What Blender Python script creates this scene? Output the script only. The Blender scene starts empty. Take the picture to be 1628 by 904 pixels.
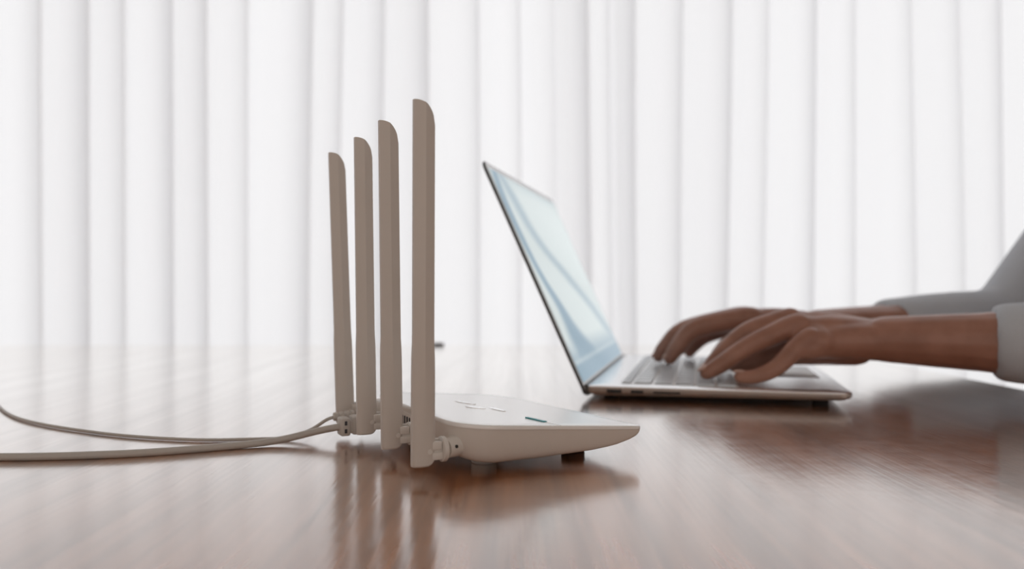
import bpy, bmesh, math, random
from mathutils import Vector, Matrix, noise

random.seed(4)
S = bpy.context.scene
COL = S.collection

# ------------------------------------------------------------------ camera, light, exposure
cam_d = bpy.data.cameras.new('camera')
cam_d.lens = 36.0 * 1229.3 / 1628
cam_d.sensor_width = 36.0
cam_d.clip_start = 0.02
cam_d.dof.use_dof = True
cam_d.dof.focus_distance = 0.425
cam_d.dof.aperture_fstop = 5.2
cam_d.dof.aperture_blades = 0
cam = bpy.data.objects.new('camera', cam_d)
COL.objects.link(cam)
cam.location = (0, 0, 0.0945)
cam.rotation_euler = (math.radians(90) + 0.0042, 0, 0)
S.camera = cam

world = bpy.data.worlds.new('room_ambient')
S.world = world
world.use_nodes = True
bg = world.node_tree.nodes['Background']
bg.inputs[0].default_value = (1.0, 0.90, 0.82, 1)
bg.inputs[1].default_value = 0.68

ld = bpy.data.lights.new('window_daylight', 'AREA')
ld.shape = 'RECTANGLE'
ld.size, ld.size_y = 5.6, 2.3
ld.energy = 36
ld.color = (0.93, 0.965, 1.0)
lo = bpy.data.objects.new('window_daylight', ld)
lo.location = (0.1, 1.90, 0.42)
lo.rotation_euler = (math.radians(-90), 0, 0)      # shines into the room, towards -y
COL.objects.link(lo)

S.view_settings.view_transform = 'Standard'
S.view_settings.look = 'None'
S.view_settings.gamma = 1.0
S.view_settings.use_curve_mapping = False
S.view_settings.exposure = 0.0
S.cycles.use_denoising = True
S.cycles.max_bounces = 10
S.cycles.diffuse_bounces = 5
S.cycles.transmission_bounces = 8

# ------------------------------------------------------------------ materials
def new_mat(name):
    m = bpy.data.materials.new(name)
    m.use_nodes = True
    nt = m.node_tree
    return m, nt, nt.nodes['Principled BSDF']

def L(nt, a, b):
    nt.links.new(a, b)

def plastic(name, col, rough=0.45, var=0.04, bump=0.0, scale=400, spec=0.5, metal=0.0, coat=0.0):
    m, nt, p = new_mat(name)
    tc = nt.nodes.new('ShaderNodeTexCoord')
    n = nt.nodes.new('ShaderNodeTexNoise')
    n.inputs['Scale'].default_value = scale
    n.inputs['Detail'].default_value = 3
    L(nt, tc.outputs['Object'], n.inputs['Vector'])
    r = nt.nodes.new('ShaderNodeValToRGB')
    r.color_ramp.elements[0].color = tuple(c * (1 - var) for c in col) + (1,)
    r.color_ramp.elements[1].color = tuple(min(1, c * (1 + var)) for c in col) + (1,)
    L(nt, n.outputs['Fac'], r.inputs['Fac'])
    L(nt, r.outputs['Color'], p.inputs['Base Color'])
    p.inputs['Roughness'].default_value = rough
    p.inputs['Metallic'].default_value = metal
    p.inputs['Specular IOR Level'].default_value = spec
    p.inputs['Coat Weight'].default_value = coat
    if bump:
        b = nt.nodes.new('ShaderNodeBump')
        b.inputs['Strength'].default_value = bump
        b.inputs['Distance'].default_value = 0.0004
        L(nt, n.outputs['Fac'], b.inputs['Height'])
        L(nt, b.outputs['Normal'], p.inputs['Normal'])
    return m

M = {}
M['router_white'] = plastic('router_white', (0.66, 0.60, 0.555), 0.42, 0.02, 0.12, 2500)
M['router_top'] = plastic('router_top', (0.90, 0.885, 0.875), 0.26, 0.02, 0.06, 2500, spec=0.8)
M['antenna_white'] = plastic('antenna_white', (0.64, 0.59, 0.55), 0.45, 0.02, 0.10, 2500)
M['hinge_white'] = plastic('hinge_white', (0.72, 0.68, 0.64), 0.40, 0.02)
p_ = M['router_top'].node_tree.nodes['Principled BSDF']
p_.inputs['Coat Weight'].default_value = 1.0
p_.inputs['Coat IOR'].default_value = 1.9
p_.inputs['Coat Roughness'].default_value = 0.22
M['gloss_white'] = plastic('gloss_white', (0.97, 0.97, 0.98), 0.16, 0.0, metal=0.95)
M['teal'] = plastic('teal', (0.03, 0.33, 0.39), 0.30, 0.1)
M['black'] = plastic('black', (0.012, 0.011, 0.011), 0.5, 0.2)
M['foot_pad'] = plastic('foot_pad', (0.50, 0.48, 0.46), 0.7, 0.05)
M['dark_rubber'] = plastic('dark_rubber', (0.02, 0.018, 0.017), 0.8, 0.2)
M['cable_grey'] = plastic('cable_grey', (0.52, 0.49, 0.46), 0.4, 0.04)
M['boot_grey'] = plastic('boot_grey', (0.60, 0.565, 0.53), 0.5, 0.04)
M['slot_dark'] = plastic('slot_dark', (0.045, 0.045, 0.055), 0.6, 0.1)
M['silver'] = plastic('silver', (0.93, 0.94, 0.95), 0.20, 0.02, 0.05, 1500, metal=0.85)
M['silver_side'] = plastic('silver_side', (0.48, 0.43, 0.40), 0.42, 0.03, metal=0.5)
M['lid_edge'] = plastic('lid_edge', (0.06, 0.06, 0.06), 0.4, 0.1, metal=0.3)
M['key'] = plastic('key', (0.58, 0.62, 0.67), 0.24, 0.05)
M['key_well'] = plastic('key_well', (0.92, 0.93, 0.94), 0.25, 0.03, metal=0.4)
M['trackpad'] = plastic('trackpad', (0.68, 0.69, 0.70), 0.25, 0.02)
M['bezel'] = plastic('bezel', (0.62, 0.66, 0.68), 0.2, 0.05, coat=0.6)
M['shirt'] = plastic('shirt', (0.52, 0.55, 0.60), 0.85, 0.06, 0.6, 900)
M['trousers'] = plastic('trousers', (0.07, 0.08, 0.11), 0.9, 0.1, 0.6, 900)
M['hair'] = plastic('hair', (0.02, 0.015, 0.012), 0.5, 0.3, 0.8, 500)
M['eye'] = plastic('eye', (0.7, 0.68, 0.65), 0.15, 0.05)
M['nail'] = plastic('nail', (0.52, 0.33, 0.27), 0.28, 0.05)
M['shoe'] = plastic('shoe', (0.05, 0.04, 0.035), 0.5, 0.1)
M['pen_dark'] = plastic('pen_dark', (0.07, 0.05, 0.045), 0.5, 0.1)
M['wall_paint'] = plastic('wall_paint', (0.78, 0.74, 0.69), 0.9, 0.02, 0.2, 60)
M['floor_wood'] = plastic('floor_wood', (0.36, 0.26, 0.18), 0.45, 0.2, 0.1, 12)
M['frame_white'] = plastic('frame_white', (0.75, 0.74, 0.72), 0.5, 0.02)
M['chair_fabric'] = plastic('chair_fabric', (0.12, 0.12, 0.13), 0.9, 0.2, 0.5, 800)
M['steel'] = plastic('steel', (0.5, 0.5, 0.5), 0.3, 0.05, metal=1.0)

# skin
m, nt, p = new_mat('skin')
tc = nt.nodes.new('ShaderNodeTexCoord')
n = nt.nodes.new('ShaderNodeTexNoise'); n.inputs['Scale'].default_value = 45; n.inputs['Detail'].default_value = 5
n2 = nt.nodes.new('ShaderNodeTexNoise'); n2.inputs['Scale'].default_value = 700; n2.inputs['Detail'].default_value = 3
r = nt.nodes.new('ShaderNodeValToRGB')
r.color_ramp.elements[0].position = 0.3; r.color_ramp.elements[0].color = (0.29, 0.135, 0.092, 1)
r.color_ramp.elements[1].position = 0.7; r.color_ramp.elements[1].color = (0.40, 0.20, 0.145, 1)
b = nt.nodes.new('ShaderNodeBump'); b.inputs['Strength'].default_value = 0.25; b.inputs['Distance'].default_value = 0.0005
L(nt, tc.outputs['Object'], n.inputs['Vector']); L(nt, tc.outputs['Object'], n2.inputs['Vector'])
L(nt, n.outputs['Fac'], r.inputs['Fac']); L(nt, r.outputs['Color'], p.inputs['Base Color'])
L(nt, n2.outputs['Fac'], b.inputs['Height']); L(nt, b.outputs['Normal'], p.inputs['Normal'])
p.inputs['Roughness'].default_value = 0.38
p.inputs['Subsurface Weight'].default_value = 0.06
p.inputs['Subsurface Radius'].default_value = (0.006, 0.002, 0.001)
M['skin'] = m

# lacquered wood: brown veneer under a strongly reflecting clear coat
def wood_material():
    m, nt, p = new_mat('table_wood')
    out = nt.nodes['Material Output']
    tc = nt.nodes.new('ShaderNodeTexCoord')
    mp = nt.nodes.new('ShaderNodeMapping'); mp.inputs['Scale'].default_value = (60, 2.2, 20)
    L(nt, tc.outputs['Object'], mp.inputs['Vector'])
    g = nt.nodes.new('ShaderNodeTexNoise'); g.inputs['Scale'].default_value = 1.0; g.inputs['Detail'].default_value = 6; g.inputs['Distortion'].default_value = 0.8
    L(nt, mp.outputs['Vector'], g.inputs['Vector'])
    mp2 = nt.nodes.new('ShaderNodeMapping'); mp2.inputs['Scale'].default_value = (420, 9, 20)
    L(nt, tc.outputs['Object'], mp2.inputs['Vector'])
    g2 = nt.nodes.new('ShaderNodeTexNoise'); g2.inputs['Scale'].default_value = 1.0; g2.inputs['Detail'].default_value = 4
    L(nt, mp2.outputs['Vector'], g2.inputs['Vector'])
    mix = nt.nodes.new('ShaderNodeMix'); mix.data_type = 'FLOAT'; mix.inputs[0].default_value = 0.4
    L(nt, g.outputs['Fac'], mix.inputs[2]); L(nt, g2.outputs['Fac'], mix.inputs[3])
    r = nt.nodes.new('ShaderNodeValToRGB')
    e = r.color_ramp.elements
    e[0].position = 0.38; e[0].color = (0.17, 0.048, 0.009, 1)
    e[1].position = 0.62; e[1].color = (0.50, 0.165, 0.032, 1)
    L(nt, mix.outputs[0], r.inputs['Fac'])
    # fine scratches and pores
    sc = nt.nodes.new('ShaderNodeTexNoise'); sc.inputs['Scale'].default_value = 90; sc.inputs['Detail'].default_value = 6
    L(nt, tc.outputs['Object'], sc.inputs['Vector'])
    hm = nt.nodes.new('ShaderNodeMath'); hm.operation = 'ADD'
    L(nt, g2.outputs['Fac'], hm.inputs[0]); L(nt, sc.outputs['Fac'], hm.inputs[1])
    b = nt.nodes.new('ShaderNodeBump'); b.inputs['Strength'].default_value = 0.10; b.inputs['Distance'].default_value = 0.0006
    L(nt, hm.outputs[0], b.inputs['Height'])
    L(nt, r.outputs['Color'], p.inputs['Base Color'])
    p.inputs['Roughness'].default_value = 0.5
    p.inputs['Specular IOR Level'].default_value = 0.1
    gl = nt.nodes.new('ShaderNodeBsdfGlossy')
    gl.inputs['Color'].default_value = (1.0, 0.99, 0.975, 1)
    rr = nt.nodes.new('ShaderNodeMapRange'); rr.inputs['To Min'].default_value = 0.12; rr.inputs['To Max'].default_value = 0.20
    L(nt, sc.outputs['Fac'], rr.inputs['Value']); L(nt, rr.outputs[0], gl.inputs['Roughness'])
    L(nt, b.outputs['Normal'], gl.inputs['Normal'])
    lw_ = nt.nodes.new('ShaderNodeLayerWeight'); lw_.inputs['Blend'].default_value = 0.5
    fm = nt.nodes.new('ShaderNodeValToRGB')            # reflectance of the lacquer against the facing angle
    el = fm.color_ramp.elements
    el[0].position = 0.0; el[0].color = (0.06,) * 3 + (1,)
    el[1].position = 1.0; el[1].color = (1.0,) * 3 + (1,)
    for ps, vl in ((0.5, 0.14), (0.68, 0.42), (0.75, 0.56), (0.82, 0.78), (0.90, 0.97)):
        q = el.new(ps); q.color = (vl,) * 3 + (1,)
    L(nt, lw_.outputs['Facing'], fm.inputs['Fac'])
    ms = nt.nodes.new('ShaderNodeMixShader')
    pr = nt.nodes.new('ShaderNodeMapRange')            # open pores along the grain are less glossy
    pr.inputs['From Min'].default_value = 0.35; pr.inputs['From Max'].default_value = 0.6
    pr.inputs['To Min'].default_value = 0.93; pr.inputs['To Max'].default_value = 1.02
    L(nt, mix.outputs[0], pr.inputs['Value'])
    pm = nt.nodes.new('ShaderNodeMath'); pm.operation = 'MULTIPLY'; pm.use_clamp = True
    L(nt, fm.outputs['Color'], pm.inputs[0]); L(nt, pr.outputs[0], pm.inputs[1])
    L(nt, pm.outputs[0], ms.inputs[0])
    L(nt, p.outputs[0], ms.inputs[1]); L(nt, gl.outputs[0], ms.inputs[2])
    L(nt, ms.outputs[0], out.inputs['Surface'])
    return m
M['table_wood'] = wood_material()
M['table_edge'] = plastic('table_edge', (0.17, 0.07, 0.03), 0.4, 0.2, 0.1, 40)

# glossy laptop display with reflection streaks painted into its emission, white bands on blue-grey
def screen_material():
    m, nt, p = new_mat('display_glass')
    uv = nt.nodes.new('ShaderNodeUVMap'); uv.uv_map = 'display'
    sep = nt.nodes.new('ShaderNodeSeparateXYZ')
    L(nt, uv.outputs[0], sep.inputs[0])
    X, Y = sep.outputs[0], sep.outputs[1]
    def math_(op, a, b=None, clamp=False):
        n = nt.nodes.new('ShaderNodeMath'); n.operation = op; n.use_clamp = clamp
        for k, v in ((0, a), (1, b)):
            if v is None:
                continue
            if isinstance(v, (int, float)):
                n.inputs[k].default_value = v
            else:
                L(nt, v, n.inputs[k])
        return n.outputs[0]
    def curve(src, pts):
        n = nt.nodes.new('ShaderNodeFloatCurve')
        c = n.mapping.curves[0]
        c.points[0].location = pts[0]; c.points[1].location = pts[-1]
        for q in pts[1:-1]:
            c.points.new(*q)
        n.mapping.update()
        L(nt, src, n.inputs['Value'])
        return n.outputs[0]
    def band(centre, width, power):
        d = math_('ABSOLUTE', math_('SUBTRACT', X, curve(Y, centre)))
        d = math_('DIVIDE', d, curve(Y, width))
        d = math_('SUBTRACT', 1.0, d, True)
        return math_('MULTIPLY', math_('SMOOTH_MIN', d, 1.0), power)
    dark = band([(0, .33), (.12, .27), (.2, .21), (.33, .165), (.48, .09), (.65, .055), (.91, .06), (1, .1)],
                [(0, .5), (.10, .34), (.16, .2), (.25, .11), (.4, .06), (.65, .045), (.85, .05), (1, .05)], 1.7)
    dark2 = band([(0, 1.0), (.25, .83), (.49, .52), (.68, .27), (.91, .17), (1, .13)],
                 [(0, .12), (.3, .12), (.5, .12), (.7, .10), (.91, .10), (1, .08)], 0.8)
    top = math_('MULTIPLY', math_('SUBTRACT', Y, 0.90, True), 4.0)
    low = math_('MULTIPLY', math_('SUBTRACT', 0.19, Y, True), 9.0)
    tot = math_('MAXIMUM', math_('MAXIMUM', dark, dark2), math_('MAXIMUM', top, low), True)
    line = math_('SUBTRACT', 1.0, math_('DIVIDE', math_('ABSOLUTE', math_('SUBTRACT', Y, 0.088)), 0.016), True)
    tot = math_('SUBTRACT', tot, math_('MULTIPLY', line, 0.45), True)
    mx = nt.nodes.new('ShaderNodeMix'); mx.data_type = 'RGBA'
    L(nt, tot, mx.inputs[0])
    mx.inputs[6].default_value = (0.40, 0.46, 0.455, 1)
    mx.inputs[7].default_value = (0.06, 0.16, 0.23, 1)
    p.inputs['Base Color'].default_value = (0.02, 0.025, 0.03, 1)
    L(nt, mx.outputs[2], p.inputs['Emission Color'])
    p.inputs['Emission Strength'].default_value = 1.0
    p.inputs['Roughness'].default_value = 0.09
    p.inputs['IOR'].default_value = 1.40
    return m
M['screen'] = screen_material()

def curtain_material():
    m, nt, p = new_mat('sheer_curtain')
    out = nt.nodes['Material Output']
    nt.nodes.remove(p)
    tc = nt.nodes.new('ShaderNodeTexCoord')
    n = nt.nodes.new('ShaderNodeTexNoise'); n.inputs['Scale'].default_value = 1200
    L(nt, tc.outputs['Object'], n.inputs['Vector'])
    r = nt.nodes.new('ShaderNodeValToRGB')
    r.color_ramp.elements[0].color = (0.90, 0.90, 0.91, 1); r.color_ramp.elements[1].color = (0.96, 0.96, 0.97, 1)
    L(nt, n.outputs['Fac'], r.inputs['Fac'])
    t = nt.nodes.new('ShaderNodeBsdfTranslucent'); d = nt.nodes.new('ShaderNodeBsdfDiffuse')
    L(nt, r.outputs['Color'], t.inputs['Color']); L(nt, r.outputs['Color'], d.inputs['Color'])
    ms = nt.nodes.new('ShaderNodeMixShader'); ms.inputs[0].default_value = 0.10
    L(nt, t.outputs[0], ms.inputs[1]); L(nt, d.outputs[0], ms.inputs[2])
    L(nt, ms.outputs[0], out.inputs['Surface'])
    return m
M['curtain'] = curtain_material()

def glass_material():
    m, nt, p = new_mat('window_glass')
    p.inputs['Transmission Weight'].default_value = 1.0
    p.inputs['Roughness'].default_value = 0.0
    p.inputs['IOR'].default_value = 1.45
    n = nt.nodes.new('ShaderNodeTexNoise'); n.inputs['Scale'].default_value = 2
    b = nt.nodes.new('ShaderNodeBump'); b.inputs['Strength'].default_value = 0.01
    L(nt, n.outputs['Fac'], b.inputs['Height']); L(nt, b.outputs['Normal'], p.inputs['Normal'])
    return m
M['glass'] = glass_material()

# ------------------------------------------------------------------ mesh helpers
def shade(bm, angle=35):
    a = math.radians(angle)
    for f in bm.faces:
        f.smooth = True
    for e in bm.edges:
        if len(e.link_faces) == 2 and e.calc_face_angle(0) > a:
            e.smooth = False

def obj(name, bm, mat, parent=None, angle=35, recalc=True):
    if recalc:
        bmesh.ops.recalc_face_normals(bm, faces=bm.faces)
    shade(bm, angle)
    me = bpy.data.meshes.new(name)
    bm.to_mesh(me)
    bm.free()
    me.materials.append(M[mat])
    o = bpy.data.objects.new(name, me)
    COL.objects.link(o)
    if parent is not None:
        o.parent = parent
    return o

def tag(o, label, cat, group=None):
    o['label'] = label
    o['category'] = cat
    if group:
        o['group'] = group
    return o

def empty(name, loc, rz=0.0):
    o = bpy.data.objects.new(name, None)
    o.empty_display_size = 0.02
    o.location = loc
    o.rotation_euler = (0, 0, rz)
    COL.objects.link(o)
    return o

def struct(o):
    o['kind'] = 'structure'
    return o

def box(bm, x0, x1, y0, y1, z0, z1, bevel=0.0, seg=2, mat=None):
    vs = [bm.verts.new((x, y, z)) for z in (z0, z1) for y in (y0, y1) for x in (x0, x1)]
    idx = [(0, 2, 3, 1), (4, 5, 7, 6), (0, 1, 5, 4), (2, 6, 7, 3), (0, 4, 6, 2), (1, 3, 7, 5)]
    fs = [bm.faces.new([vs[i] for i in q]) for q in idx]
    if bevel:
        es = set()
        for f in fs:
            es.update(f.edges)
        res = bmesh.ops.bevel(bm, geom=list(es), offset=bevel, segments=seg, profile=0.5, affect='EDGES')
        vs = list({v for f in res['faces'] for v in f.verts} | {v for v in vs if v.is_valid})
    if mat is not None:
        for v in vs:
            if v.is_valid:
                v.co = mat @ v.co
    return bm

def basis(d):
    d = d.normalized()
    a = Vector((0, 0, 1)) if abs(d.z) < 0.9 else Vector((0, 1, 0))
    x = d.cross(a).normalized()
    y = d.cross(x).normalized()
    return x, y

def catmull(pts, n=8):
    P = [Vector(p) for p in pts]
    P = [P[0] * 2 - P[1]] + P + [P[-1] * 2 - P[-2]]
    out = []
    for i in range(1, len(P) - 2):
        a, b, c, d = P[i - 1], P[i], P[i + 1], P[i + 2]
        for k in range(n):
            t = k / n
            out.append(0.5 * ((2 * b) + (c - a) * t + (2 * a - 5 * b + 4 * c - d) * t * t + (3 * b - a - 3 * c + d) * t ** 3))
    out.append(P[-2].copy())
    return out

def tube(bm, pts, radii, seg=12, cap=True):
    if not isinstance(radii, (list, tuple)):
        radii = [radii] * len(pts)
    pts = [Vector(p) for p in pts]
    rings = []
    px = None
    for i, p in enumerate(pts):
        d = pts[min(i + 1, len(pts) - 1)] - pts[max(i - 1, 0)]
        if px is None:
            px, py = basis(d)
        else:
            dn = d.normalized()
            px = (px - dn * px.dot(dn)).normalized()
            py = dn.cross(px)
        rings.append([bm.verts.new(p + (px * math.cos(2 * math.pi * k / seg) + py * math.sin(2 * math.pi * k / seg)) * radii[i]) for k in range(seg)])
    for a, b in zip(rings, rings[1:]):
        for k in range(seg):
            bm.faces.new((a[k], a[(k + 1) % seg], b[(k + 1) % seg], b[k]))
    if cap:
        bm.faces.new(rings[0][::-1])
        bm.faces.new(rings[-1])

def ball(bm, c, r, sub=2, scale=None, rot=None):
    mt = Matrix.Translation(c)
    if rot is not None:
        mt = mt @ rot
    if scale is not None:
        mt = mt @ Matrix.Diagonal((*scale, 1))
    bmesh.ops.create_icosphere(bm, subdivisions=sub, radius=r, matrix=mt)

def round_poly(pts, radii, seg=8):
    """Polygon with circular corner fillets, anticlockwise."""
    out = []
    n = len(pts)
    for i in range(n):
        p = Vector(pts[i]); a = (Vector(pts[i - 1]) - p); b = (Vector(pts[(i + 1) % n]) - p)
        la, lb = a.length, b.length
        a.normalize(); b.normalize()
        r = radii[i]
        ang = a.angle(b)
        t = min(r / math.tan(ang / 2), 0.48 * la, 0.48 * lb)
        r = t * math.tan(ang / 2)
        c = p + (a + b).normalized() * (r / math.sin(ang / 2))
        s, e = p + a * t - c, p + b * t - c
        a0 = math.atan2(s.y, s.x); a1 = math.atan2(e.y, e.x)
        while a1 < a0:
            a1 += 2 * math.pi
        for k in range(seg + 1):
            q = a0 + (a1 - a0) * k / seg
            out.append(c + Vector((math.cos(q), math.sin(q))) * r)
    return out

def loft(bm, rings, cap0=True, cap1=True):
    R = [[bm.verts.new(p) for p in ring] for ring in rings]
    n = len(R[0])
    for a, b in zip(R, R[1:]):
        for k in range(n):
            bm.faces.new((a[k], a[(k + 1) % n], b[(k + 1) % n], b[k]))
    if cap0:
        bm.faces.new(R[0][::-1])
    if cap1:
        bm.faces.new(R[-1])

def interp(tab, x):
    if x <= tab[0][0]:
        return tab[0][1]
    for (a, va), (b, vb) in zip(tab, tab[1:]):
        if x <= b:
            t = (x - a) / (b - a)
            return va + (vb - va) * t
    return tab[-1][1]

# ------------------------------------------------------------------ the room
Z0 = -0.74                                     # floor, the table top is z = 0
bm = bmesh.new(); box(bm, -2.9, 3.1, -2.2, 2.12, Z0 - 0.05, Z0)
struct(obj('floor', bm, 'floor_wood'))
bm = bmesh.new(); box(bm, -2.9, 3.1, -2.2, 2.12, 1.82, 1.87)
struct(obj('ceiling', bm, 'wall_paint'))
bm = bmesh.new(); box(bm, -2.95, -2.9, -2.2, 2.12, Z0, 1.82)
struct(obj('wall_left', bm, 'wall_paint'))
bm = bmesh.new(); box(bm, 3.1, 3.15, -2.2, 2.12, Z0, 1.82)
struct(obj('wall_right', bm, 'wall_paint'))
bm = bmesh.new()                               # wall around the wide window
box(bm, -2.9, -2.65, 2.02, 2.12, Z0, 1.82)
box(bm, 2.85, 3.1, 2.02, 2.12, Z0, 1.82)
box(bm, -2.65, 2.85, 2.02, 2.12, 1.62, 1.82)
box(bm, -2.65, 2.85, 2.02, 2.12, Z0, Z0 + 0.1)
struct(obj('wall_back', bm, 'wall_paint'))
win = empty('window_1', (0.1, 2.06, Z0 + 0.1)); struct(win)
bm = bmesh.new()
W2, Hh = 2.75, 2.26
box(bm, -W2, W2, -0.03, 0.03, 0, 0.05); box(bm, -W2, W2, -0.03, 0.03, Hh - 0.05, Hh)
for k in range(6):
    x = -W2 + k * (2 * W2 - 0.05) / 5
    box(bm, x, x + 0.05, -0.03, 0.03, 0.05, Hh - 0.05)
obj('window_frame', bm, 'frame_white', win)
for k in range(5):
    x = -W2 + k * (2 * W2 - 0.05) / 5 + 0.05
    bm = bmesh.new(); box(bm, x, x + (2 * W2 - 0.05) / 5 - 0.05, -0.004, 0.004, 0.05, Hh - 0.05)
    obj('window_pane', bm, 'glass', win)

# ------------------------------------------------------------------ curtains
CY = 1.62
def curtain(name, folds, label):
    pts = []
    for i, (x, o, dp) in enumerate(folds):
        if i == 0:
            pts.append((x, CY + 0.02))
            continue
        x0, o0, d0 = folds[i - 1]
        a, b2 = x0 - o0, x + o
        for t in (0.18, 0.5, 0.82):
            pts.append((a + (b2 - a) * t, CY + 0.018 * (1 - t) - 0.016 * math.sin(math.pi * t) * min(1.3, (b2 - a) / 0.09)))
        if i < len(folds) - 1:
            pts += [(x + o, CY), (x + o * 1.1, CY + dp * 0.3), (x, CY + dp * 0.5), (x - o * 1.1, CY + dp * 0.7), (x - o, CY + dp)]
    base = catmull([(p[0], p[1], 0) for p in pts], 5)
    zs = [Z0 + 0.012 + (1.66 - Z0) * k / 22 for k in range(23)]
    bm = bmesh.new()
    rows = []
    for z in zs:
        row = []
        for p in base:
            s = noise.noise(Vector((p.x * 4.0, z * 0.8, 3.1))) * 0.012 + (0.55 - z) * 0.012 * math.sin(p.x * 7 + 1)
            row.append(bm.verts.new((p.x + s, p.y + noise.noise(Vector((p.x * 6, z * 0.9, 9))) * 0.006, z)))
        rows.append(row)
    for a, b2 in zip(rows, rows[1:]):
        for k in range(len(a) - 1):
            bm.faces.new((a[k], a[k + 1], b2[k + 1], b2[k]))
    o = obj(name, bm, 'curtain', None, 180, recalc=False)
    return tag(o, label, 'curtain', 'sheer window curtains')

rnd = random.Random(11)
fl = []
x = -2.55
while x < -0.50:
    fl.append((x, rnd.uniform(0.003, 0.010), rnd.uniform(0.016, 0.03)))
    x += rnd.uniform(0.075, 0.13)
fl += [(-0.43, 0.010, 0.03), (-0.36, 0.004, 0.02), (-0.2754, 0.007, 0.026), (-0.1832, 0.009, 0.028), (-0.0751, 0.004, 0.02), (0.01, 0.002, 0.015), (0.098, 0.004, 0.02)]
curtain('curtain', fl, 'white sheer curtain hanging in folds behind the router, left of the pair')
fr_ = [(0.075, 0.004, 0.02), (0.1463, 0.011, 0.028), (0.205, 0.002, 0.014), (0.2517, 0.009, 0.030), (0.3505, 0.006, 0.024), (0.4494, 0.008, 0.026), (0.53, 0.004, 0.02)]
x = 0.63
while x < 2.75:
    fr_.append((x, rnd.uniform(0.003, 0.010), rnd.uniform(0.016, 0.03)))
    x += rnd.uniform(0.075, 0.13)
curtain('curtain', fr_, 'white sheer curtain hanging in folds behind the laptop and hands, right of the pair')

# ------------------------------------------------------------------ table
TX0, TX1, TY0, TY1 = -1.05, 0.475, 0.05, 1.277
tb = empty('table', ((TX0 + TX1) / 2, (TY0 + TY1) / 2, Z0))
tag(tb, 'long brown wooden table with a glossy lacquered top carrying router and laptop', 'table')
cx_, cy_ = tb.location.x, tb.location.y
bm = bmesh.new(); box(bm, TX0 - cx_, TX1 - cx_, TY0 - cy_, TY1 - cy_, -Z0 - 0.03, -Z0, 0.002, 2)
obj('tabletop', bm, 'table_wood', tb, 5)
bm = bmesh.new()
for (a, b2, c, d) in ((TX0 + .06, TX1 - .06, TY0 + .05, TY0 + .07), (TX0 + .06, TX1 - .06, TY1 - .07, TY1 - .05), (TX0 + .06, TX0 + .08, TY0 + .05, TY1 - .05), (TX1 - .08, TX1 - .06, TY0 + .05, TY1 - .05)):
    box(bm, a - cx_, b2 - cx_, c - cy_, d - cy_, -Z0 - 0.10, -Z0 - 0.03)
obj('apron', bm, 'table_edge', tb)
for lx in (TX0 + .09, TX1 - .09):
    for ly in (TY0 + .08, TY1 - .08):
        bm = bmesh.new(); box(bm, lx - .03 - cx_, lx + .03 - cx_, ly - .03 - cy_, ly + .03 - cy_, 0, -Z0 - 0.03, 0.004)
        obj('leg', bm, 'table_edge', tb)

# ------------------------------------------------------------------ router
TH = 0.483
router = empty('router', (-0.0442, 0.3827, 0), TH)      # local x = front, local y = along the antenna row, away
tag(router, 'white four-antenna wifi router with a wedge-shaped body on the wooden table', 'router')

out2 = round_poly([(0.016, -0.0085), (0.1285, -0.0085), (0.1215, 0.055), (0.110, 0.1335), (0.016, 0.1335)],
                  [0.020, 0.0035, 0.12, 0.028, 0.020], 9)
cen = Vector((0.066, 0.062))
def ztop(w):
    return 0.0278 - 0.084 * w
ZB = [(0.012, .0105), (0.018, .0076), (0.025, .0055), (0.036, .0043), (0.063, .0045), (0.096, .0062), (0.112, .0080), (0.1235, .0107), (0.128, .0146), (0.14, .016)]
dense = []                                     # extra points along the straight edges so that the underside can curve
for a, b2 in zip(out2, out2[1:] + out2[:1]):
    k = max(1, int((b2 - a).length / 0.004))
    dense += [a.lerp(b2, q / k) for q in range(k)]
out2 = dense
def inset(p, d):
    v = p - cen
    return cen + v * (1 - d / v.length)
rings = []
for t, d in ((0, 0.0003), (0.25, 0.0), (0.5, 0.0002), (0.68, 0.0008), (0.80, 0.0018), (0.90, 0.0034), (0.96, 0.0055), (1.0, 0.0085)):
    ring = []
    for p in out2:
        fw_ = max(0.0, min(1.0, (p.x - 0.045) / 0.06))
        q = inset(p, d * (0.85 - 0.70 * fw_))
        zt = ztop(p.x) - 0.0022
        zb = min(interp(ZB, p.x), zt - 0.0002)
        ring.append((q.x, q.y, zt + (zb - zt) * t))
    rings.append(ring)
bm = bmesh.new(); loft(bm, rings)
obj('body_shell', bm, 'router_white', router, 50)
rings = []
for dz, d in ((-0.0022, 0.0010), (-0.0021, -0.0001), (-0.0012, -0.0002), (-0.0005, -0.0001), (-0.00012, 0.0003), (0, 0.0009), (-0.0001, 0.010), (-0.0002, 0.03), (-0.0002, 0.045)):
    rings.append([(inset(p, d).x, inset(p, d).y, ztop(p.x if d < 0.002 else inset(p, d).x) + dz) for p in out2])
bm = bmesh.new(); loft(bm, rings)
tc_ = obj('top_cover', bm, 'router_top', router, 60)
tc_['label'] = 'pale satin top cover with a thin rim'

def on_top(w, u, dz=0.0):
    return Vector((w, u, ztop(w) + dz))

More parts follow.
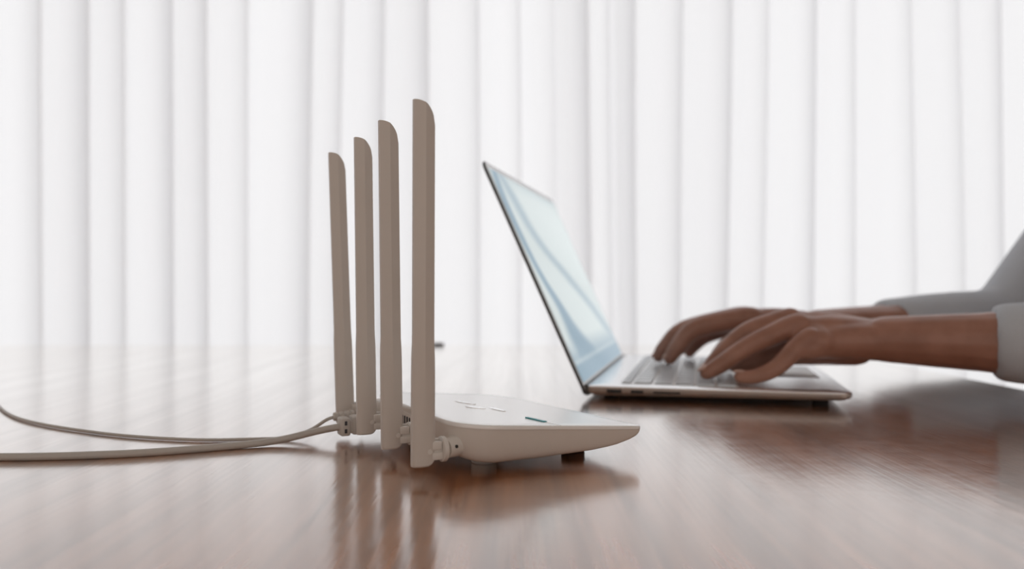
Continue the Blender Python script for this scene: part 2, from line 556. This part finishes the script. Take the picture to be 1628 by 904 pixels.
def bar_on_top(name, ws, us, half, mat, h=0.00025, sink=0.0004):
    """a thin strip lying on the sloping cover along a polyline"""
    bm = bmesh.new()
    top, bot = [], []
    P = [Vector((a, b2)) for a, b2 in zip(ws, us)]
    for i, p in enumerate(P):
        d = (P[min(i + 1, len(P) - 1)] - P[max(i - 1, 0)]).normalized()
        nrm = Vector((-d.y, d.x))
        hw = half[i] if isinstance(half, (list, tuple)) else half
        top.append((p + nrm * hw, p - nrm * hw))
    V = []
    for a, b2 in top:
        V.append([bm.verts.new(on_top(a.x, a.y, h)), bm.verts.new(on_top(b2.x, b2.y, h)), bm.verts.new(on_top(b2.x, b2.y, -sink)), bm.verts.new(on_top(a.x, a.y, -sink))])
    for a, b2 in zip(V, V[1:]):
        for k in range(4):
            bm.faces.new((a[k], a[(k + 1) % 4], b2[(k + 1) % 4], b2[k]))
    bm.faces.new(V[0][::-1]); bm.faces.new(V[-1])
    return obj(name, bm, mat, router, 30)

ind = bar_on_top('indicator_light', [0.0698, 0.0727], [0.0200, 0.0046], 0.0012, 'teal', 0.0004)
ind['label'] = 'slim teal indicator light bar'
bar_on_top('indicator_groove', [0.0727, 0.0750], [0.0046, -0.0078], 0.00045, 'gloss_white', 0.0001)
# embossed shiny emblem strokes on the cover
bar_on_top('emblem', [0.0570, 0.0590, 0.0615, 0.0640], [0.0900, 0.0850, 0.0800, 0.0760], [0.0008, 0.0020, 0.0018, 0.0008], 'gloss_white', 0.00008)
bar_on_top('emblem', [0.0525, 0.0555, 0.0585, 0.0620], [0.0640, 0.0615, 0.0590, 0.0568], [0.0012, 0.0024, 0.0028, 0.0012], 'gloss_white', 0.0001)
bar_on_top('emblem', [0.0668, 0.0675, 0.0685, 0.0690], [0.0620, 0.0570, 0.0520, 0.0460], [0.0010, 0.0022, 0.0022, 0.0010], 'gloss_white', 0.00008)

# rubber feet
for (w, u, r_, mt) in ((0.043, 0.0200, 0.0068, 'foot_pad'), (0.101, 0.0215, 0.0068, 'dark_rubber'), (0.040, 0.115, 0.0065, 'foot_pad'), (0.092, 0.110, 0.0065, 'dark_rubber')):
    bm = bmesh.new()
    tube(bm, [(w, u, 0.0), (w, u, 0.0006), (w, u, 0.0070)], [r_ * 0.92, r_, r_], 24)
    obj('rubber_foot', bm, mt, router, 40)

# antennas
AL, AB = 0.1793, 0.0054
ROW = 0.1395
tilt = [(-0.0308, -0.0088), (0.0109, -0.0092), (0.0432, -0.0006), (0.0989, -0.0076)]    # along the row, to the front
NS = 12
def antenna(i):
    su, sw = tilt[i]
    D = Vector((sw, su, 1)).normalized()
    X = (Vector((1, 0, 0)) - D * D.x).normalized()
    Y = D.cross(X)
    B = Vector((0, ROW * i / 3, 0.0067))
    def at(w, u, z):
        return B + X * w + Y * u + D * z
    ts = [0, .004, .012, .03, .08, .16, .24, .30, .34, .40, .5, .6, .7, .8, .9, .95, 1.0]
    bm = bmesh.new()
    rowsF, rowsB = [], []
    for t in ts:
        k = max(0.0, min(1.0, (0.36 - t) / 0.30))              # 1 = rounder foot, 0 = ridged blade
        hb = AB + 0.00045 * max(0, min(1, (0.345 - t) / 0.06))
        F, Bk = [], []
        for j in range(NS + 1):
            s = j / NS
            q = 2 * s - 1
            zt = AL - 0.0118 * (1 - math.sqrt(max(0, 1 - s ** 2.1)))
            zb = 0.0046 * (1 - math.sqrt(max(0, 1 - max(0, (s - 0.58) / 0.42) ** 2)))
            z = zb + t * (zt - zb)
            ridge = 0.0014 + 0.0021 * (1 - abs(q))
            roundy = 0.0016 + 0.0024 * math.sqrt(max(0, 1 - q * q))
            th = ridge * (1 - k) + roundy * k
            edge = 0.0
            if t == 0:
                th -= 0.0005
            F.append(bm.verts.new(at(q * hb, -th, z)))
            Bk.append(bm.verts.new(at(q * hb, th * 0.8, z)))
        rowsF.append(F); rowsB.append(Bk)
    for a, b2 in zip(rowsF, rowsF[1:]):
        for j in range(NS):
            bm.faces.new((a[j], a[j + 1], b2[j + 1], b2[j]))
    for a, b2 in zip(rowsB, rowsB[1:]):
        for j in range(NS):
            bm.faces.new((a[j + 1], a[j], b2[j], b2[j + 1]))
    for j in (0, NS):
        for m_ in range(len(ts) - 1):
            bm.faces.new((rowsF[m_][j], rowsF[m_ + 1][j], rowsB[m_ + 1][j], rowsB[m_][j]))
    for m_ in (0, len(ts) - 1):
        for j in range(NS):
            bm.faces.new((rowsF[m_][j], rowsF[m_][j + 1], rowsB[m_][j + 1], rowsB[m_][j]))
    a_ = obj('antenna', bm, 'antenna_white', router, 28)
    # pivot pin cap on the foot of the antenna
    bm = bmesh.new()
    c = at(0.0024, -0.00375, 0.0072)
    tube(bm, [c + Y * 0.0012, c - Y * 0.00010, c - Y * 0.00030, c - Y * 0.00025], [0.0014, 0.0014, 0.0011, 0.0006], 20)
    obj('pivot_pin', bm, 'hinge_white', a_, 30)
    # hinge: knuckle, collar and stub that enters the body
    u0, zc = B.y, 0.0139
    hg = empty('hinge', (0, u0, zc)); hg.parent = router
    bm = bmesh.new()
    box(bm, 0.0035, 0.0098, -0.0036, -0.0016, -0.0046, -0.0008, 0.0005)
    box(bm, 0.0035, 0.0090, -0.0036, -0.0016, 0.0004, 0.0046, 0.0005)
    box(bm, 0.0035, 0.0098, 0.0010, 0.0032, -0.0046, 0.0052, 0.0005)
    box(bm, 0.0035, 0.0098, -0.0026, 0.0026, -0.0018, 0.0006, 0.0005)
    obj('knuckle', bm, 'hinge_white', hg)
    bm = bmesh.new()
    tube(bm, [(x, 0, 0) for x in (0.0094, 0.0097, 0.0117, 0.0121)], [0.0058, 0.0063, 0.0063, 0.0058], 32)
    obj('collar', bm, 'hinge_white', hg, 50)
    bm = bmesh.new()
    wob = 0 if i in (1, 2) else (0.006 if i == 0 else -0.009)
    tube(bm, [(0.0118, 0, 0), (0.0150, wob * .2, 0), (0.0175, wob * .45, 0.0002), (0.024, wob, 0.0005)], [0.0050, 0.0050, 0.0054, 0.0062], 28)
    obj('stub', bm, 'hinge_white', hg, 50)
    bm = bmesh.new()
    ball(bm, Vector((0.0168, -0.0053 + wob * .3, 0.0012)), 0.0009, 2)
    obj('screw_hole', bm, 'black', hg)
for i in range(4):
    antenna(i)

# back panel with ports and vent slots between the antennas
bm = bmesh.new(); box(bm, 0.0145, 0.020, 0.050, 0.1275, 0.0085, 0.0225, 0.0008)
obj('port_panel', bm, 'router_white', router)
for u0 in (0.0540, 0.0580, 0.0620, 0.0660, 0.0700, 0.0740):
    bm = bmesh.new(); box(bm, 0.0142, 0.0175, u0 - 0.0011, u0 + 0.0011, 0.0125, 0.0205, 0.0003)
    obj('vent_slot', bm, 'slot_dark', router)
for u0 in (0.086, 0.1005):
    bm = bmesh.new(); box(bm, 0.0142, 0.0175, u0 - 0.006, u0 + 0.006, 0.0105, 0.0205, 0.0003)
    obj('network_port', bm, 'slot_dark', router)

# ------------------------------------------------------------------ cables
RM = Matrix.Translation(router.location) @ Matrix.Rotation(TH, 4, 'Z')
def rw(w, u, z):
    return RM @ Vector((w, u, z))
nb = rw(-0.0125, 0.1120, 0.0088)
net = empty('network_cable', (nb.x, nb.y, 0), TH)
tag(net, 'thick pale grey network cable with a ribbed boot plugged into the router', 'cable')
MI = (Matrix.Translation(net.location) @ Matrix.Rotation(TH, 4, 'Z')).inverted()
pl = [MI @ Vector(q) for q in ((nb.x + .003, nb.y + .001, .0088), (nb.x - .002, nb.y - .0008, .0086), (-0.1205, 0.4730, 0.0066), (-0.1405, 0.4640, 0.0031), (-0.165, 0.4520, 0.0021), (-0.22, 0.4300, 0.0021), (-0.30, 0.424, 0.0021), (-0.40, 0.45, 0.0021), (-0.52, 0.53, 0.0021), (-0.62, 0.66, 0.0021))]
bm = bmesh.new(); tube(bm, catmull(pl, 8), 0.00215, 14)
obj('cable_jacket', bm, 'cable_grey', net, 60)
bm = bmesh.new()
zc = 0.0092
box(bm, 0.0008, 0.0070, -0.0052, 0.0052, zc - .0056, zc + .0054, 0.0012)
box(bm, 0.0060, 0.0092, -0.0042, 0.0042, zc - .0040, zc + .0036, 0.0008)
box(bm, 0.0082, 0.0150, -0.0054, 0.0054, zc - .0052, zc + .0060, 0.0012)
box(bm, 0.0145, 0.0268, -0.0056, 0.0056, zc - .0030, zc + .0046, 0.0008)
bt = obj('plug_boot', bm, 'boot_grey', net)
for xa in (0.0030, 0.0108):
    for za in (0.0024, -0.0024):
        bm = bmesh.new(); box(bm, xa, xa + 0.0016, -0.0054 - (0.0002 if xa > .01 else 0), -0.0046, zc + za - .0013, zc + za + .0013, 0.0002)
        obj('boot_slot', bm, 'slot_dark', bt)

pb = rw(-0.0115, 0.1262, 0.0128)
pw = empty('power_cable', (pb.x, pb.y, 0), TH)
tag(pw, 'thin grey power cable with ribbed strain relief behind the thicker network cable', 'cable')
MI = (Matrix.Translation(pw.location) @ Matrix.Rotation(TH, 4, 'Z')).inverted()
pl = [MI @ Vector(q) for q in ((pb.x + .004, pb.y + .002, .0128), (pb.x - .003, pb.y - .001, .0118), (-0.1262, 0.4850, 0.0056), (-0.1390, 0.4800, 0.0019), (-0.155, 0.4780, 0.0012), (-0.20, 0.476, 0.0012), (-0.27, 0.50, 0.0012), (-0.36, 0.56, 0.0012), (-0.46, 0.68, 0.0012))]
bm = bmesh.new(); tube(bm, catmull(pl, 8), 0.00105, 10)
obj('cable_jacket', bm, 'cable_grey', pw, 60)
bm = bmesh.new()
prof = []
x = 0.0
for k in range(4):
    prof += [(x, 0.0019), (x + .0004, 0.0027 + k * .0002), (x + .0024, 0.0028 + k * .0002), (x + .0028, 0.0019)]
    x += 0.0036
prof += [(x, 0.0034), (x + 0.006, 0.0036), (0.0258, 0.0036)]
tube(bm, [(a, 0, 0.0130) for a, _ in prof], [r_ for _, r_ in prof], 20)
obj('strain_relief', bm, 'boot_grey', pw, 40)

# small dark thing on the far edge of the table, beside the nearest antenna
pen = empty('pen_cap', (-0.129, 1.262, 0))
tag(pen, 'tiny dark cap lying on the far table edge just right of the tallest antenna', 'pen cap')
bm = bmesh.new(); tube(bm, [(-0.016, 0, .0021), (-.014, 0, .0021), (.016, 0, .0021), (.018, 0, .0021)], [.0012, .0018, .0021, .0017], 16)
obj('cap_shell', bm, 'pen_dark', pen)
bm = bmesh.new(); box(bm, -.008, .017, -.0006, .0006, .0040, .0047, .0002)
obj('clip', bm, 'pen_dark', pen)

# ------------------------------------------------------------------ laptop
LTH = 0.2465
LX, LY = 0.0597, 0.6551
LW, LD = 0.3125, 0.2136
lap = empty('laptop', (LX, LY, 0), -LTH)       # local x = hinge to front edge, local y = along the hinge, away
tag(lap, 'open silver laptop seen from its side, being typed on', 'laptop')
ZT = 0.012
bo = round_poly([(0.004, 0), (LD, 0), (LD, LW), (0.004, LW)], [0.004, 0.010, 0.010, 0.004], 8)
bc = Vector((LD / 2, LW / 2))
def bin_(p, d):
    return Vector((bc.x + (p.x - bc.x) * (1 - d / (LD / 2)), bc.y + (p.y - bc.y) * (1 - d / (LW / 2))))
def zlow(x):
    return 0.0036 + 0.0022 * max(0, (x - 0.02) / LD)
rings = []
for z, d in ((None, 0.004), (0.25, 0.0014), (0.55, 0.0), (1.0, 0.0)):
    ring = []
    for p in bo:
        q = bin_(p, d)
        zz = zlow(p.x) if z is None else zlow(p.x) + (ZT - 0.0012 - zlow(p.x)) * z
        ring.append((q.x, q.y, zz))
    rings.append(ring)
bm = bmesh.new(); loft(bm, rings)
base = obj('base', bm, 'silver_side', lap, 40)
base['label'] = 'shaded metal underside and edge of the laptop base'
rings = []
for z, d in ((ZT - 0.0012, 0.0), (ZT - 0.0004, -0.0001), (ZT, 0.0006), (ZT, 0.02), (ZT, 0.06)):
    rings.append([(bin_(p, d).x, bin_(p, d).y, z) for p in bo])
bm = bmesh.new(); loft(bm, rings)
obj('palm_deck', bm, 'silver', lap, 40)
for (a, b2, h) in ((0.0205, 0.0330, 0.0032), (0.0405, 0.0510, 0.0026), (0.0590, 0.0810, 0.0016)):
    bm = bmesh.new(); box(bm, a, b2, -0.0004, 0.004, 0.0078 - h / 2, 0.0078 + h / 2, 0.0003)
    pt = obj('side_port', bm, 'black', base)
    pt['label'] = 'dark port on the near side'
# keyboard
KX0, KX1, KY0, KY1 = 0.0300, 0.1270, 0.0195, LW - 0.0195
bm = bmesh.new(); box(bm, KX0 - 0.001, KX1 + 0.001, KY0 - 0.001, KY1 + 0.001, ZT - 0.001, ZT + 0.00015, 0.0)
well = obj('keyboard_well', bm, 'key_well', lap)
def key_mesh(dx, dy):
    bm = bmesh.new(); box(bm, 0, dx, 0, dy, 0, 0.0014, 0.0005, 1)
    bmesh.ops.recalc_face_normals(bm, faces=bm.faces)
    shade(bm, 30)
    me = bpy.data.meshes.new('key'); bm.to_mesh(me); bm.free()
    me.materials.append(M['key'])
    return me
cache = {}
def key(x, y, dx, dy):
    kk = (round(dx, 4), round(dy, 4))
    if kk not in cache:
        cache[kk] = key_mesh(dx, dy)
    o = bpy.data.objects.new('key', cache[kk])
    o.location = (x, y, ZT + 0.0001)
    o.parent = well
    COL.objects.link(o)
rows_ = [[1] * 14, [1] * 13 + [1.6], [1.6] + [1] * 12 + [1], [1.9] + [1] * 11 + [1.8], [2.4] + [1] * 10 + [2.3], [1.1, 1.1, 1.1, 1.3, 5, 1.3, 1.1, 1, 1, 1]]
hs = [0.0100] + [(KX1 - KX0 - 0.0100) / 5] * 5
xx = KX0
for ws, h in zip(rows_, hs):
    tot = sum(ws)
    yy = KY0
    for wk in ws:
        wd = wk / tot * (KY1 - KY0)
        key(xx + 0.0013, yy + 0.0018, h - 0.0026, wd - 0.0036)
        yy += wd
    xx += h
bm = bmesh.new(); box(bm, 0.137, 0.203, LW / 2 - 0.052, LW / 2 + 0.052, ZT - 0.0005, ZT + 0.0002, 0.0002)
obj('trackpad', bm, 'trackpad', lap)
for fx in (0.022, LD - 0.022):
    for fy in (0.022, LW - 0.022):
        bm = bmesh.new(); tube(bm, [(fx, fy, 0), (fx, fy, 0.0004), (fx, fy, zlow(fx) + 0.001)], [0.0058, 0.0064, 0.0064], 20)
        obj('rubber_foot', bm, 'dark_rubber', lap)
bm = bmesh.new(); tube(bm, [(0.0035, 0.003, 0.0078), (0.0035, LW - 0.003, 0.0078)], 0.0046, 20)
obj('hinge_barrel', bm, 'lid_edge', lap, 40)
# lid: local plane leaning back from the hinge line
LA = 0.4267
LM = Matrix.Translation((0, 0, ZT)) @ Matrix.Rotation(-LA, 4, 'Y')      # local z runs up the lid, +x faces the typist
lo2 = round_poly([(0, -0.006), (LW, -0.006), (LW, LD), (0, LD)], [0.003, 0.003, 0.008, 0.008], 8)   # (y, z)
lc = Vector((LW / 2, LD / 2))
def lring(x, d):
    return [LM @ Vector((x, lc.x + (p.x - lc.x) * (1 - d / (LW / 2)), lc.y + (p.y - lc.y) * (1 - d / (LD / 2)))) for p in lo2]
bm = bmesh.new(); loft(bm, [lring(-0.0028, 0.003), lring(-0.0024, 0.0010), lring(-0.0016, 0.0), lring(0.0, 0.0), lring(0.0004, 0.0006)])
lid = obj('lid', bm, 'lid_edge', lap, 40)
lid['label'] = 'thin dark lid shell seen edge-on'
bm = bmesh.new(); loft(bm, [lring(0.0002, 0.0010), lring(0.0007, 0.0012)])
obj('bezel', bm, 'bezel', lid, 40)
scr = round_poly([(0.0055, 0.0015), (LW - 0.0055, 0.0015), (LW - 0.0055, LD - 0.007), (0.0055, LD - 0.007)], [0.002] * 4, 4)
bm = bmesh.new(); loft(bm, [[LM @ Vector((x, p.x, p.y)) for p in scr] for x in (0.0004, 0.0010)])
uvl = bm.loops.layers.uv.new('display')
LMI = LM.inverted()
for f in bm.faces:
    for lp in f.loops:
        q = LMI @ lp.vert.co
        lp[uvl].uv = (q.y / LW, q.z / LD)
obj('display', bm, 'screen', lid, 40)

# ------------------------------------------------------------------ person typing
def limb(bm, pts, radii, seg=14, per=5):
    """tapered chain of overlapping closed pieces, later fused by a voxel remesh"""
    P = catmull(pts, per)
    R = []
    n = len(pts) - 1
    for i in range(n):
        for k in range(per):
            R.append(radii[i] + (radii[i + 1] - radii[i]) * k / per)
    R.append(radii[-1])
    tube(bm, P, R, seg)
    ball(bm, P[0], R[0], 2)
    ball(bm, P[-1], R[-1], 2)

def fuse(name, bm, voxel, smooth, mat, parent=None):
    bmesh.ops.recalc_face_normals(bm, faces=bm.faces)
    me = bpy.data.meshes.new(name + '_raw'); bm.to_mesh(me); bm.free()
    tmp = bpy.data.objects.new(name + '_raw', me)
    COL.objects.link(tmp)
    md = tmp.modifiers.new('r', 'REMESH'); md.mode = 'VOXEL'; md.voxel_size = voxel; md.use_smooth_shade = True
    sm = tmp.modifiers.new('s', 'SMOOTH'); sm.factor = 0.5; sm.iterations = smooth
    dg = bpy.context.evaluated_depsgraph_get()
    res = bpy.data.meshes.new_from_object(tmp.evaluated_get(dg))
    bpy.data.objects.remove(tmp, do_unlink=True)
    bpy.data.meshes.remove(me)
    res.name = name
    res.materials.clear(); res.materials.append(M[mat])
    for p_ in res.polygons:
        p_.use_smooth = True
    o = bpy.data.objects.new(name, res)
    COL.objects.link(o)
    if parent is not None:
        o.parent = parent
    return o

V = Vector
# joints, world coordinates
R_WR, L_WR = V((0.325, 0.815, 0.052)), V((0.322, 0.672, 0.050))
R_EL, L_EL = V((0.565, 0.885, 0.050)), V((0.535, 0.565, 0.050))
R_SH, L_SH = V((0.715, 0.860, 0.255)), V((0.635, 0.490, 0.255))
bm = bmesh.new()
fingers = {
 'R': [([(0.250, .800, .0625), (.2385, .800, .0625), (.1905, .800, .0525), (.1705, .8005, .0320), (.1635, .801, .0215)], [.0122, .0120, .0106, .0088, .0070]),
       ([(0.250, .821, .0630), (.236, .822, .0620), (.184, .824, .0500), (.163, .825, .0310), (.1565, .826, .0215)], [.0122, .0118, .0100, .0085, .0068]),
       ([(0.254, .842, .0600), (.242, .844, .0580), (.194, .850, .0470), (.176, .852, .0300), (.170, .853, .0212)], [.0115, .0110, .0094, .0080, .0066]),
       ([(0.264, .860, .0550), (.254, .863, .0520), (.220, .872, .0400), (.206, .875, .0280), (.201, .876, .0208)], [.0100, .0096, .0082, .0072, .0060])],
 'L': [([(0.252, .655, .0520), (.242, .654, .0450), (.222, .651, .0270), (.204, .650, .0200), (.1915, .650, .0198)], [.0095, .0090, .0074, .0064, .0056]),
       ([(0.250, .674, .0620), (.238, .673, .0585), (.205, .670, .0440), (.182, .670, .0288), (.1685, .670, .0210)], [.0110, .0104, .0088, .0078, .0066]),
       ([(0.250, .694, .0660), (.240, .693, .0640), (.209, .690, .0545), (.186, .690, .0345), (.1745, .690, .0215)], [.0112, .0106, .0090, .0078, .0068]),
       ([(0.256, .713, .0620), (.246, .714, .0600), (.214, .714, .0480), (.196, .715, .0310), (.188, .715, .0212)], [.0112, .0106, .0092, .0080, .0068])]}
for k, chains in fingers.items():
    for pts, rad in chains:
        limb(bm, pts, rad)
    wr = R_WR if k == 'R' else L_WR
    for pts, rad in chains:                     # metacarpals fan out from the wrist
        mcp = V(pts[1])
        limb(bm, [wr + V((0.004, (mcp.y - wr.y) * 0.40, -0.002)), wr.lerp(mcp, 0.55) + V((0, 0, 0.001)), mcp + V((0.006, 0, -0.003))], [.0175, .0150, rad[1] * 1.0])
    # webbing of the palm between neighbouring knuckles
    for (pa, ra), (pb_, rb) in zip(chains, chains[1:]):
        limb(bm, [V(pa[0]) + V((.010, 0, -.004)), V(pb_[0]) + V((.010, 0, -.004))], [.0112, .0112], per=2)
# thumbs leave the inner side of each palm
limb(bm, [(.306, .806, .044), (.272, .786, .046), (.240, .772, .046), (.216, .766, .038), (.2035, .764, .0270)], [.0165, .0150, .0112, .0098, .0082])
limb(bm, [(.304, .684, .042), (.274, .708, .038), (.246, .728, .032), (.226, .738, .0245), (.2130, .742, .0215)], [.0165, .0145, .0110, .0095, .0080])
limb(bm, [(.300, .690, .044), (.270, .700, .050)], [.016, .013])
# wrists, forearms, upper arms, trunk, neck and head as one body
for wr, el, sh in ((R_WR, R_EL, R_SH), (L_WR, L_EL, L_SH)):
    side = (el - wr).cross(V((0, 0, 1))).normalized()
    for s_ in (-1, 1):
        limb(bm, [wr + side * .008 * s_, wr.lerp(el, .3) + side * .010 * s_, wr.lerp(el, .7) + side * .008 * s_, el], [.0195, .0240, .0330, .0350])
    limb(bm, [el, el.lerp(sh, .5), sh], [.0350, .0400, .0440])
CH = (R_SH + L_SH) / 2
FW = V((-math.cos(LTH), math.sin(LTH), 0))     # the way the typist faces
SD = V((math.sin(LTH), math.cos(LTH), 0))
PEL = CH - FW * 0.07 + V((0, 0, -0.50))
for s_ in (-1, 0, 1):
    limb(bm, [PEL + SD * .075 * s_, CH.lerp(PEL, .5) + SD * .07 * s_, CH + SD * .09 * s_ + V((0, 0, -.03))], [.085, .085, .075])
limb(bm, [R_SH, CH + V((0, 0, .02)), L_SH], [.044, .055, .044])
NK = CH + V((0, 0, 0.03)); HD = CH + FW * 0.045 + V((0, 0, 0.195))
limb(bm, [NK, NK.lerp(HD, .55)], [.052, .048])
HR = Matrix((FW.to_4d(), SD.to_4d(), V((0, 0, 1)).to_4d(), V((0, 0, 0, 1)))).transposed()
for q in range(3):
    HR[q][3] = 0; HR[3][q] = 0
HR = HR @ Matrix.Rotation(math.radians(22), 4, 'Y')          # head bowed towards the keys
def hp(f, s_, z):
    return HD + (HR @ V((f, s_, z)))
ball(bm, hp(-0.008, 0, 0.030), 1.0, 3, (.094, .074, .088), HR)
ball(bm, hp(0.018, 0, -0.022), 1.0, 3, (.068, .060, .088), HR)
ball(bm, hp(0.050, 0, -0.085), 1.0, 3, (.030, .030, .022), HR)
limb(bm, [hp(.080, 0, .018), hp(.090, 0, 0), hp(.099, 0, -.022)], [.010, .011, .013])
for s_ in (-1, 1):
    ball(bm, hp(.090, .011 * s_, -.026), .0085, 2)
    ball(bm, hp(-.004, .073 * s_, -.005), 1.0, 2, (.018, .008, .030), HR)
    limb(bm, [hp(.074, .045 * s_, .026), hp(.084, .018 * s_, .026)], [.010, .010])
limb(bm, [hp(.074, -.020, -.055), hp(.084, 0, -.052), hp(.074, .020, -.055)], [.007, .008, .007])
limb(bm, [hp(.073, -.017, -.066), hp(.082, 0, -.066), hp(.073, .017, -.066)], [.007, .008, .007])
person = fuse('person', bm, 0.0018, 6, 'skin')
tag(person, 'person with brown skin typing on the laptop with both hands', 'person')
# nails
for k, chains in fingers.items():
    for pts, rad in chains:
        a, b2 = V(pts[-2]), V(pts[-1])
        d = (b2 - a).normalized()
        s_ = d.cross(V((0, 0, 1))).normalized()
        up_ = s_.cross(d).normalized()
        if up_.z < 0 and abs(up_.z) > 0.05:
            up_ = -up_
        if up_.x > 0:
            up_ = up_ if up_.z > 0.3 else -up_
        c = b2 + d * rad[-1] * 0.15 + up_ * rad[-1] * 0.80
        rot = Matrix((d.to_4d(), s_.to_4d(), up_.to_4d(), V((0, 0, 0, 1)))).transposed()
        for q in range(3):
            rot[q][3] = 0; rot[3][q] = 0
        bm = bmesh.new(); ball(bm, c, 1.0, 2, (.0055, .0045, .0016), rot)
        obj('fingernail', bm, 'nail', person, 60)
for s_ in (-1, 1):
    bm = bmesh.new(); ball(bm, hp(.0715, .031 * s_, .008), .0120, 2)
    ey = obj('eye', bm, 'eye', person, 60)
    bm = bmesh.new(); ball(bm, hp(.0800, .031 * s_, .0055), .0052, 2)
    obj('iris', bm, 'hair', ey, 60)
    bm = bmesh.new(); ball(bm, hp(.0705, .031 * s_, .0125), .0125, 2)
    obj('eyelid', bm, 'skin', ey, 60)
    bm = bmesh.new(); limb(bm, [hp(.080, .046 * s_, .031), hp(.092, .018 * s_, .031)], [.0035, .0045])
    obj('eyebrow', bm, 'hair', person, 60)
bm = bmesh.new()
ball(bm, hp(-.016, 0, .042), 1.0, 3, (.094, .081, .088), HR)
ball(bm, hp(-.050, 0, -.005), 1.0, 3, (.055, .070, .070), HR)
fuse('hair', bm, 0.005, 4, 'hair', person)
# shirt with sleeves that end above the wrists
bm = bmesh.new()
for wr, el, sh in ((R_WR, R_EL, R_SH), (L_WR, L_EL, L_SH)):
    side = (el - wr).cross(V((0, 0, 1))).normalized()
    for s_ in (-1, 1):
        c0 = wr.lerp(el, 0.34)
        tube(bm, catmull([c0 + side * .009 * s_, wr.lerp(el, .6) + side * .009 * s_, el + side * .004 * s_], 4), [.0315, .033, .034, .036, .038, .0395, .041, .042, .043], 16)
    limb(bm, [el, el.lerp(sh, .5), sh], [.0435, .050, .060])
for s_ in (-1, 0, 1):
    limb(bm, [PEL + SD * .085 * s_ + V((0, 0, .01)), CH.lerp(PEL, .5) + SD * .08 * s_, CH + SD * .10 * s_ + V((0, 0, -.03))], [.098, .098, .088])
limb(bm, [R_SH, CH + V((0, 0, .012)), L_SH], [.058, .062, .058])
fuse('shirt', bm, 0.005, 14, 'shirt', person)
# trousers and shoes
bm = bmesh.new()
for s_ in (-1, 1):
    hip = PEL + SD * .09 * s_
    kn = hip + FW * 0.40 + V((0, 0, 0.02)) + SD * .03 * s_
    an = kn + FW * -0.06 + V((0, 0, 0)); an.z = Z0 + 0.085
    limb(bm, [hip, hip.lerp(kn, .5), kn], [.100, .085, .062])
    limb(bm, [kn, kn.lerp(an, .5), an], [.062, .058, .045])
limb(bm, [PEL - SD * .08, PEL + SD * .08], [.105, .105])
fuse('trousers', bm, 0.008, 3, 'trousers', person)
for s_ in (-1, 1):
    an = PEL + SD * .12 * s_ + FW * .34
    bm = bmesh.new()
    limb(bm, [V((an.x, an.y, Z0 + .050)) - FW * .02, V((an.x, an.y, Z0 + .045)) + FW * .08, V((an.x, an.y, Z0 + .035)) + FW * .16], [.048, .042, .034])
    for v in bm.verts:
        v.co.z = max(v.co.z, Z0 + 0.001)
    obj('shoe', bm, 'shoe', person, 60)

# ------------------------------------------------------------------ chair the typist sits on
cb = PEL - FW * 0.02
ch = empty('chair', (cb.x, cb.y, Z0), -LTH)
tag(ch, 'dark upholstered chair with metal legs under the person typing', 'chair')
seat_z = PEL.z - 0.114 - Z0
bm = bmesh.new(); box(bm, -.24, .20, -.23, .23, seat_z - .06, seat_z, .02, 3); obj('seat', bm, 'chair_fabric', ch)
bm = bmesh.new(); box(bm, .145, .185, -.21, .21, seat_z + .14, seat_z + .50, .018, 3); obj('backrest', bm, 'chair_fabric', ch)
for sy in (-1, 1):
    bm = bmesh.new(); tube(bm, [(.165, .17 * sy, seat_z - .03), (.170, .17 * sy, seat_z + .2)], .011, 12); obj('back_post', bm, 'steel', ch)
    for sx in (-.20, .17):
        bm = bmesh.new(); tube(bm, [(sx, .19 * sy, seat_z - .05), (sx * 1.08, .20 * sy, 0)], .012, 12); obj('leg', bm, 'steel', ch)
